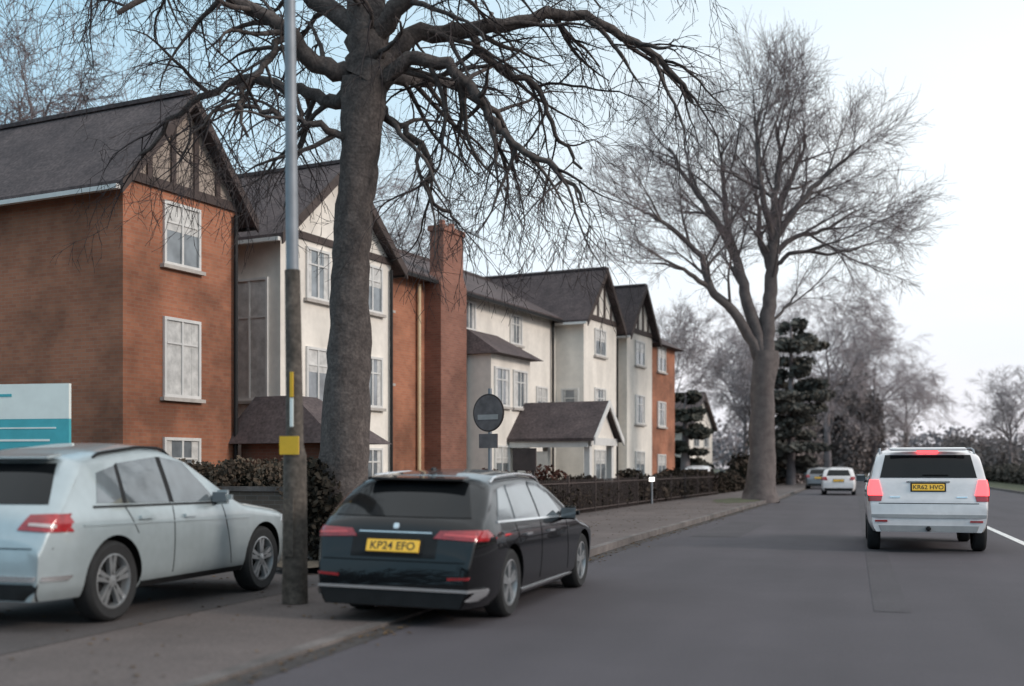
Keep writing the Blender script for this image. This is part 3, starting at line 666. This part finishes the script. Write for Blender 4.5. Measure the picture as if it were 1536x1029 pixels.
    def panel(s,part,mat,d,q,nu=14,nv=8,off=.006,depth=.32):
        V=[]
        for j in range(nv+1):
            for i in range(nu+1):
                u=i/nu;v_=j/nv
                a=(q[0][0]*(1-u)+q[1][0]*u)*(1-v_)+(q[3][0]*(1-u)+q[2][0]*u)*v_
                b_=(q[0][1]*(1-u)+q[1][1]*u)*(1-v_)+(q[3][1]*(1-u)+q[2][1]*u)*v_
                V.append(s.proj(d,a,b_,depth))
        F=[];n=nu+1
        for j in range(nv):
            for i in range(nu): a=j*n+i; F.append((a,a+1,a+n+1,a+n))
        me=bpy.data.meshes.new(part); me.from_pydata([tuple(x) for x in V],[],F); me.update()
        ex={'rear':Vector((0,-1,.15)),'front':Vector((0,1,.15)),'right':Vector((1,0,.1)),'left':Vector((-1,0,.1))}[d]
        bm=bmesh.new(); bm.from_mesh(me); bm.normal_update()
        if sum(f_.normal.dot(ex) for f_ in bm.faces)<0: bmesh.ops.reverse_faces(bm,faces=bm.faces); bm.normal_update()
        nn=[v_.normal.copy() for v_ in bm.verts]
        for v_,k in zip(bm.verts,nn): v_.co+=k*off
        be=[e_ for e_ in bm.edges if e_.is_boundary]; r=bmesh.ops.extrude_edge_only(bm,edges=be)
        for g in r['geom']:
            if isinstance(g,bmesh.types.BMVert): g.co-=(ex.normalized())*(off+.004)
        bm.to_mesh(me); bm.free(); me.materials.append(mat); me.shade_smooth(); me.set_sharp_from_angle(angle=R(40))
        return link(bpy.data.objects.new(part,me),s.e)
    def both(s,part,mat,q,**k):
        s.panel(part,mat,'right',q,**k); s.panel(part,mat,'left',q,**k)
    def rearsym(s,part,mat,q,**k):
        s.panel(part,mat,'rear',q,**k); s.panel(part,mat,'rear',[(-a,b_) for a,b_ in q],**k)
    def bx(s,part,mat,c,d,rx=0,bev=.01,seg=3):
        bm=bmesh.new(); bmesh.ops.create_cube(bm,size=1); 
        for v_ in bm.verts: v_.co=Vector((v_.co.x*d[0],v_.co.y*d[1],v_.co.z*d[2]))
        if bev: bmesh.ops.bevel(bm,geom=list(bm.edges),offset=bev,segments=seg,affect='EDGES')
        bmesh.ops.transform(bm,matrix=Matrix.Translation(c)@Matrix.Rotation(rx,4,'X'),verts=bm.verts)
        me=bpy.data.meshes.new(part); bm.to_mesh(me); bm.free(); me.materials.append(mat); me.shade_smooth(); me.set_sharp_from_angle(angle=R(40))
        return link(bpy.data.objects.new(part,me),s.e)
    def plate(s,z,txt,w=.52,h=.115):
        a=s.proj('rear',0,z-h/2); c=s.proj('rear',0,z+h/2); sl=math.atan2(c.y-a.y,h); ctr=(a+c)/2
        s.bx('plate_surround',m_blackp,(0,ctr.y-.004,z),(w+.05,.02,h+.04),-sl,.004)
        s.bx('number_plate',m_plate,(0,ctr.y-.018,z),(w,.02,h),-sl,.003)
        cu=bpy.data.curves.new('t','FONT'); cu.body=txt; cu.size=h*.92; cu.align_x='CENTER'; cu.align_y='CENTER'; cu.offset=.0015
        o=bpy.data.objects.new('t',cu); scene.collection.objects.link(o); dg=bpy.context.evaluated_depsgraph_get()
        me=bpy.data.meshes.new_from_object(o.evaluated_get(dg)); bpy.data.objects.remove(o)
        me.materials.clear(); me.materials.append(m_ptext)
        t=bpy.data.objects.new('plate_text',me); link(t,s.e); t.location=(0,ctr.y-.0305,z); t.rotation_euler=(R(90)-sl,0,0)
    def mirror(s,y,z):
        for sg in (-1,1):
            x=sg*(s.hw(y,z)+.12); s.bx('mirror_housing',s.paint,(x,y,z),(.22,.14,.15),0,.05,4); s.bx('mirror_glass',m_cglass2,(x,y-.072,z),(.17,.006,.11),0,.002,1)
            s.bx('mirror_arm',m_blackp,(x-sg*.1,y+.01,z-.06),(.12,.05,.04),0,.01)
    def rails(s,y0,y1,mat,inset=.06,lift=.05):
        for sg in (-1,1):
            pts=[];n=14
            for i in range(n+1):
                y=y0+(y1-y0)*i/n; zc=s.zt(y); r=.15; x=s.hw(y,zc-r)-inset; z=s.top(y,x)+(lift if 0<i<n else -.01); pts.append(Vector((sg*x,y,z)))
            V=[];F=[]
            for p in pts:
                for j in range(8): a=j*math.pi/4; V.append(p+Vector((math.cos(a)*.018,0,math.sin(a)*.015)))
            for i in range(n):
                for j in range(8): a=i*8+j; b_=i*8+(j+1)%8; F.append((a,b_,b_+8,a+8))
            mesh_obj('roof_rail',V,F,mat,s.e,smooth=60)
    def seam(s,pts,wd=.012):
        for (y0,z0),(y1,z1) in zip(pts[:-1],pts[1:]):
            if abs(y1-y0)<abs(z1-z0): q=[(y0-wd/2,z0),(y0+wd/2,z0),(y1+wd/2,z1),(y1-wd/2,z1)]
            else: q=[(y0,z0-wd/2),(y1,z1-wd/2),(y1,z1+wd/2),(y0,z0+wd/2)]
            s.both('door_seam',m_well,q,nu=2,nv=10,off=.0025)
def estate():
    L,H=4.66,1.43; h=L/2
    prof=[(-h,.60),(-h+.03,.74),(-h+.09,.94),(-h+.22,1.03),(-h+.60,1.30),(-h+.72,1.365),(-h+1.1,1.405),(-h+1.8,1.43),(-h+2.3,1.41),(-h+2.7,1.30),(-h+3.45,.98),(-h+3.65,.92),(h-.45,.83),(h-.15,.72),(h-.03,.6),(h,.5)]
    c=Car('parked_estate_car',(-4.02,11.95,.0),L,1.72,H,.17,prof,.89,.27,p_black,.335,-h+.98,-h+3.82,plan=(.13,.2))
    c.e.rotation_euler=(0,R(1.0),-R(.8)); c.e.location.z=.012
    c.panel('rear_screen',m_cglass,'rear',[(-.68,.985),(.68,.985),(.50,1.31),(-.50,1.31)],nu=20,nv=12,depth=1.0)
    c.both('side_window',m_cglass2,[(-h+.62,.955),(-h+1.10,.925),(-h+1.16,1.275),(-h+.92,1.24)])
    c.both('side_window',m_cglass2,[(-h+1.15,.925),(-h+1.95,.92),(-h+1.92,1.31),(-h+1.2,1.28)])
    c.both('side_window',m_cglass2,[(-h+2.01,.92),(-h+2.90,.92),(-h+2.46,1.26),(-h+1.98,1.31)])
    c.both('window_chrome',m_chrome,[(-h+.58,.930),(-h+3.0,.895),(-h+3.0,.915),(-h+.58,.95)],nu=30,nv=1,off=.012)
    c.panel('windscreen',m_cglass,'front',[(-.6,.97),(.6,.97),(.5,1.30),(-.5,1.30)],depth=2.3)
    c.rearsym('tail_light',m_red,[(.38,.80),(.85,.78),(.85,.88),(.44,.87)],off=.012)
    c.both('tail_light',m_red,[(-h+.10,.78),(-h+.40,.82),(-h+.32,.87),(-h+.14,.88)],off=.012)
    c.rearsym('tail_light_core',m_redin,[(.47,.825),(.78,.81),(.78,.83),(.49,.845)],nu=8,nv=2,off=.018)
    c.plate(.725,'KP24 EFO')
    c.panel('tailgate_strip',m_chrome,'rear',[(-.36,.842),(.36,.842),(.36,.852),(-.36,.852)],nv=1,off=.010)
    yb=c.proj('rear',0,.90).y
    c.bx('badge',m_chrome,(0,yb-.004,.905),(.055,.016,.055),-.4,.007,4)
    c.panel('bumper_crease',m_well,'rear',[(-.70,.585),(.70,.585),(.70,.595),(-.70,.595)],nv=1,off=.003)
    c.panel('plate_recess',m_blackp,'rear',[(-.42,.62),(.42,.62),(.42,.825),(-.42,.825)],off=.003)
    c.rearsym('reflector',m_red,[(.54,.43),(.74,.44),(.75,.465),(.54,.455)],nv=2,off=.01)
    c.panel('diffuser',m_blackp,'rear',[(-.66,.18),(.66,.18),(.72,.32),(-.72,.32)],off=.01)
    c.panel('chrome_bumper_strip',m_chrome,'rear',[(-.84,.325),(.84,.325),(.84,.352),(-.84,.352)],nu=30,nv=2,off=.022)
    c.rearsym('chrome_bumper_end',m_chrome,[(.70,.25),(.76,.25),(.84,.324),(.76,.324)],nu=4,nv=4,off=.022)
    c.both('sill_trim',m_chrome,[(-h+1.40,.215),(-h+3.4,.215),(-h+3.4,.236),(-h+1.40,.236)],nu=20,nv=1,off=.012)
    c.seam([(-h+1.98,.92),(-h+1.98,.30)]); c.seam([(-h+3.0,.90),(-h+3.12,.30)]); c.seam([(-h+1.1,.92),(-h+1.22,.72)])
    c.both('door_handle',m_chrome,[(-h+1.35,.78),(-h+1.55,.78),(-h+1.55,.80),(-h+1.35,.80)],nu=4,nv=2,off=.03)
    c.both('door_handle',m_chrome,[(-h+2.2,.77),(-h+2.4,.77),(-h+2.4,.79),(-h+2.2,.79)],nu=4,nv=2,off=.03)
    c.rails(-h+.85,-h+2.5,m_chrome,lift=.025); c.mirror(-h+2.85,.95)
    c.bx('roof_spoiler',p_black,(0,-h+.60,1.34),(1.0,.2,.025),.1,.012)
    c.bx('shark_fin',p_black,(0,-h+1.0,1.425),(.035,.12,.04),0,.012)
estate()
def suvA():
    L,H=4.5,1.68; h=L/2
    prof=[(-h,.74),(-h+.02,.84),(-h+.08,1.0),(-h+.15,1.08),(-h+.48,1.43),(-h+.58,1.53),(-h+.98,1.61),(-h+1.6,1.675),(-h+1.95,1.67),(-h+2.35,1.55),(-h+3.05,1.16),(-h+3.25,1.09),(h-.35,.98),(h-.12,.86),(h-.02,.7),(h,.58)]
    c=Car('parked_suv',(-7.44,10.33,.03),L,1.84,H,.27,prof,1.03,.28,p_silver,.375,-h+.90,-h+3.66,plan=(.14,.22))
    c.panel('rear_screen',m_cglass,'rear',[(-.72,1.10),(.72,1.10),(.55,1.46),(-.55,1.46)],nu=20,nv=12,depth=1.0)
    c.both('side_window',m_cglass2,[(-h+.68,1.10),(-h+1.05,1.085),(-h+1.09,1.44),(-h+.80,1.375)])
    c.both('side_window',m_cglass2,[(-h+1.12,1.085),(-h+1.80,1.075),(-h+1.80,1.53),(-h+1.15,1.465)])
    c.both('side_window',m_cglass2,[(-h+1.88,1.075),(-h+2.68,1.07),(-h+2.24,1.48),(-h+1.88,1.53)])
    c.both('window_pillar',m_blackp,[(-h+1.80,1.075),(-h+1.88,1.075),(-h+1.88,1.53),(-h+1.80,1.53)],nu=2,off=.004)
    c.both('window_pillar',m_blackp,[(-h+1.055,1.085),(-h+1.115,1.085),(-h+1.145,1.465),(-h+1.095,1.44)],nu=2,off=.004)
    c.both('window_trim',m_blackp,[(-h+.62,1.055),(-h+2.78,1.04),(-h+2.78,1.058),(-h+.62,1.075)],nu=30,nv=1,off=.010)
    c.panel('windscreen',m_cglass2,'front',[(-.68,1.14),(.68,1.14),(.55,1.56),(-.55,1.56)],nu=20,nv=10,depth=2.6)
    c.rearsym('tail_light',m_red,[(.54,.88),(.90,.86),(.90,1.02),(.62,1.01)],off=.012)
    c.both('tail_light',m_red,[(-h+.12,.86),(-h+.34,.94),(-h+.30,1.00),(-h+.16,1.01)],off=.012)
    c.rearsym('indicator_lens',M('clear_lens',(.6,.5,.48),.2,.1,8,coat=1),[(.64,.915),(.84,.90),(.84,.93),(.64,.94)],nv=2,off=.018)
    c.plate(.88,'LD09 WXR')
    c.panel('bumper_lower',m_blackp,'rear',[(-.74,.28),(.74,.28),(.78,.42),(-.78,.42)],off=.01)
    c.panel('bumper_chrome',m_chrome,'rear',[(-.86,.44),(.86,.44),(.88,.49),(-.88,.49)],nu=26,nv=3,off=.018)
    c.panel('bumper_seam',m_well,'rear',[(-.84,.72),(.84,.72),(.84,.73),(-.84,.73)],nv=1,off=.003)
    c.both('sill_trim',m_blackp,[(-h+1.34,.28),(-h+3.22,.28),(-h+3.22,.34),(-h+1.34,.34)],nu=20,nv=2,off=.012)
    c.both('body_crease',p_silver,[(-h+.45,.90),(-h+3.3,.86),(-h+3.3,.872),(-h+.45,.915)],nu=24,nv=1,off=.010)
    c.seam([(-h+1.84,1.04),(-h+1.84,.38)]); c.seam([(-h+2.76,1.04),(-h+2.96,.38)]); c.seam([(-h+1.08,1.05),(-h+1.24,.80)])
    c.both('door_handle',p_silver,[(-h+1.25,.93),(-h+1.47,.93),(-h+1.47,.96),(-h+1.25,.96)],nu=4,nv=2,off=.035)
    c.both('door_handle',p_silver,[(-h+2.0,.92),(-h+2.22,.92),(-h+2.22,.95),(-h+2.0,.95)],nu=4,nv=2,off=.035)
    c.rails(-h+.85,-h+2.1,m_blackp,lift=.02); c.mirror(-h+2.64,1.11)
    c.bx('roof_spoiler',p_silver,(0,-h+.52,1.525),(1.1,.2,.03),.15,.012)
    for sg in (1,-1): c.panel('head_light',m_chrome,'front',[(sg*.45,.78),(sg*.85,.76),(sg*.85,.90),(sg*.5,.92)])
    c.both('head_light',m_chrome,[(h-.42,.78),(h-.18,.76),(h-.22,.83),(h-.38,.86)])
suvA()
def suvB():
    L,H=4.6,1.82; h=L/2
    prof=[(-h,.80),(-h+.02,.92),(-h+.05,1.12),(-h+.10,1.24),(-h+.28,1.66),(-h+.34,1.74),(-h+.9,1.81),(-h+1.8,1.82),(-h+2.3,1.79),(-h+2.7,1.63),(-h+3.35,1.24),(-h+3.5,1.16),(h-.35,1.02),(h-.1,.88),(h,.65)]
    c=Car('suv_driving',(1.22,22.75,0),L,2.0,H,.36,prof,1.22,.18,p_white,.36,-h+.85,-h+3.6,plan=(.07,.18))
    c.panel('rear_screen',m_cglass,'rear',[(-.78,1.28),(.78,1.28),(.69,1.67),(-.69,1.67)],nu=20,nv=12,depth=.9)
    c.both('side_window',m_cglass,[(-h+.55,1.28),(-h+1.7,1.27),(-h+1.7,1.64),(-h+.62,1.60)]); c.both('side_window',m_cglass,[(-h+1.78,1.27),(-h+2.8,1.26),(-h+2.4,1.64),(-h+1.78,1.66)])
    c.rearsym('tail_light',m_redon,[(.74,.98),(.96,.98),(.94,1.24),(.80,1.24)],off=.014)
    c.rearsym('tail_light_lower',m_red,[(.76,.88),(.96,.88),(.96,.975),(.74,.975)],off=.012,nv=3)
    c.both('tail_light',m_redon,[(-h+.16,.98),(-h+.26,1.02),(-h+.24,1.18),(-h+.18,1.20)],off=.012)
    c.bx('high_brake_light',m_redon,(0,c.proj('rear',0,1.73).y-.01,1.735),(.34,.03,.05),0,.008)
    c.bx('roof_spoiler',p_white,(0,-h+.27,1.775),(1.25,.22,.04),.1,.015)
    c.plate(1.12,'KR62 HVO')
    c.bx('plate_garnish',m_chrome,(0,c.proj('rear',0,1.21).y-.01,1.215),(.7,.02,.03),0,.006)
    c.panel('tailgate_seam',m_well,'rear',[(-.80,.84),(.80,.84),(.80,.852),(-.80,.852)],nv=1,off=.003)
    c.panel('bumper_step',M('bumper_grey',(.42,.41,.41),.6,.1,4),'rear',[(-.92,.60),(.92,.60),(.92,.66),(-.92,.66)],nv=2,off=.015)
    c.panel('bumper_lower',M('bumper_skid',(.34,.33,.33),.6,.1,4),'rear',[(-.88,.37),(.88,.37),(.92,.47),(-.92,.47)],off=.012)
    c.rearsym('reflector',m_red,[(.66,.53),(.86,.53),(.86,.56),(.66,.56)],nv=1,off=.02)
    c.bx('tow_bar',m_blackp,(0,-h-.02,.42),(.08,.12,.08),0,.02)
    c.bx('rear_wiper',m_blackp,(.12,c.proj('rear',.1,1.33).y-.02,1.33),(.42,.02,.02),0,.006)
    c.rearsym('model_badge',m_chrome,[(.45,.94),(.62,.94),(.62,.965),(.45,.965)],nu=2,nv=1,off=.01)
    c.rails(-h+.5,-h+2.4,m_steel,inset=.08); c.mirror(-h+2.8,1.25)
    c.both('cladding',m_blackp,[(-h+1.3,.37),(-h+3.15,.37),(-h+3.15,.48),(-h+1.3,.48)],nu=20,nv=2,off=.012)
suvB()
def hatch(name,loc,pm,lit=False,L=4.2,W=1.8,H=1.5,txt='YK15 BDU'):
    h=L/2
    prof=[(-h,.66),(-h+.04,.85),(-h+.10,1.0),(-h+.4,1.32),(-h+.5,1.40),(-h+1.3,H),(-h+1.9,H-.02),(-h+2.3,1.36),(-h+3.0,1.02),(h-.3,.85),(h-.05,.65),(h,.5)]
    c=Car(name,loc,L,W,H,.22,prof,.95,.22,pm,.31,-h+.75,-h+3.35)
    c.panel('rear_screen',m_cglass,'rear',[(-.62,1.03),(.62,1.03),(.5,1.34),(-.5,1.34)],depth=.9)
    c.both('side_window',m_cglass,[(-h+.6,1.0),(-h+1.6,.99),(-h+1.6,1.36),(-h+.75,1.28)]); c.both('side_window',m_cglass,[(-h+1.68,.99),(-h+2.6,.98),(-h+2.2,1.31),(-h+1.68,1.36)])
    c.rearsym('tail_light',m_redon if lit else m_red,[(.56,.80),(.86,.80),(.84,.98),(.62,.98)],off=.015)
    c.panel('bumper_lower',m_blackp,'rear',[(-.7,.23),(.7,.23),(.74,.38),(-.74,.38)],off=.012); c.plate(.78,txt); c.mirror(-h+2.6,1.02)
    c.panel('windscreen',m_cglass,'front',[(-.6,1.03),(.6,1.03),(.5,1.34),(-.5,1.34)],depth=2.4)
    for sg in (1,-1): c.panel('head_light',m_white_on if lit=='h' else m_chrome,'front',[(sg*.45,.6),(sg*.82,.6),(sg*.8,.74),(sg*.5,.74)])
    return c
hatch('hatchback_car',(-.75,64.5,0),p_white,txt='YK15 BDU')
hatch('parked_hatchback_car',(-2.25,82,0),p_grey,txt='FD12 LRE')
c=hatch('hatchback_car',(5.6,70,0),p_white,txt='AB11 CDE',lit='h'); c.e.rotation_euler=(0,0,math.pi)
hatch('parked_white_car',(-9.0,70,.05),p_white,H=1.55,txt='GH13 JKL')
# ------------------------------------------------------------------ street furniture
b=B('street_lamp',(-5.62,10.75,.03))
b.cyl('column_base',m_post,(0,0,0),(0,0,1.55),.135,.12,20); b.cyl('column_collar',m_post,(0,0,1.55),(0,0,1.66),.12,.09,20)
b.cyl('column_mid',m_post,(0,0,1.66),(-.03,0,3.5),.09,.08,20)
b.cyl('column_upper',m_steel,(-.03,0,3.5),(-.08,0,8.2),.067,.052,18)
b.cyl('arm',m_steel,(-.08,0,8.2),(1.5,0,8.6),.045,.04,12)
b.box('lantern',m_steel,1.3,2.0,-.12,.12,8.53,8.68)
b.box('access_door',m_post,-.055,.055,-.148,-.13,.5,1.1)
b.box('yellow_plate',m_yel,-.11,.11,-.135,-.12,1.56,1.75)
b.box('reflective_strip',m_swh,-.0,.035,-.115,-.10,1.85,2.15); b.box('reflective_strip_yellow',m_yel,-.0,.035,-.115,-.10,2.16,2.42)
b.done(smooth=40)
b=B('round_traffic_sign',(-6.15,19.0,.1),R(-18))
b.cyl('pole',m_steel,(0,.04,0),(0,.04,2.75),.035)
b.cyl('disc',m_sgrey,(0,0,2.32),(0,-.02,2.32),.31,n=36); b.cyl('rim',m_timber,(0,.003,2.32),(0,-.015,2.32),.335,n=36)
b.box('pale_bar',m_spale,-.22,.22,-.03,-.023,2.20,2.29)
b.box('lower_plate',m_sgrey,-.2,.2,-.02,0,1.70,1.95); b.done(smooth=40)
b=B('notice_board',(-5.9,20.5,.1))
b.box('board',m_timber,-.25,.2,-.03,.03,1.3,1.72); b.box('legs',m_timber,-.22,-.17,-.02,.02,0,1.3); b.box('legs',m_timber,.12,.17,-.02,.02,0,1.3); b.done()
b=B('estate_sign_board',(-10.65,13.6,.03),R(6))
b.box('panel_white',m_swh,-2.2,0,-.03,.03,2.12,2.62); b.box('panel_teal',m_teal,-2.2,0,-.03,.03,1.55,2.118); b.box('teal_band',m_swh,-2.0,-.2,-.036,-.031,1.98,2.0)
b.box('text_line',m_teal,-1.9,-.9,-.036,-.031,2.44,2.48); b.box('text_line',m_swh,-1.9,-.3,-.036,-.031,1.8,1.83)
b.box('post',m_wht,-2.1,-2.0,.031,.1,0,2.6); b.box('post',m_wht,-.2,-.1,.031,.1,0,2.6); b.done()
b=B('garden_light',(-7.2,42,.1)); b.cyl('post',m_steel,(0,0,0),(0,0,.85),.04); b.cyl('lamp',m_white_on,(0,0,.85),(0,0,1.0),.10); b.cyl('cap',m_steel,(0,0,1.0),(0,0,1.03),.13); b.done(smooth=40)
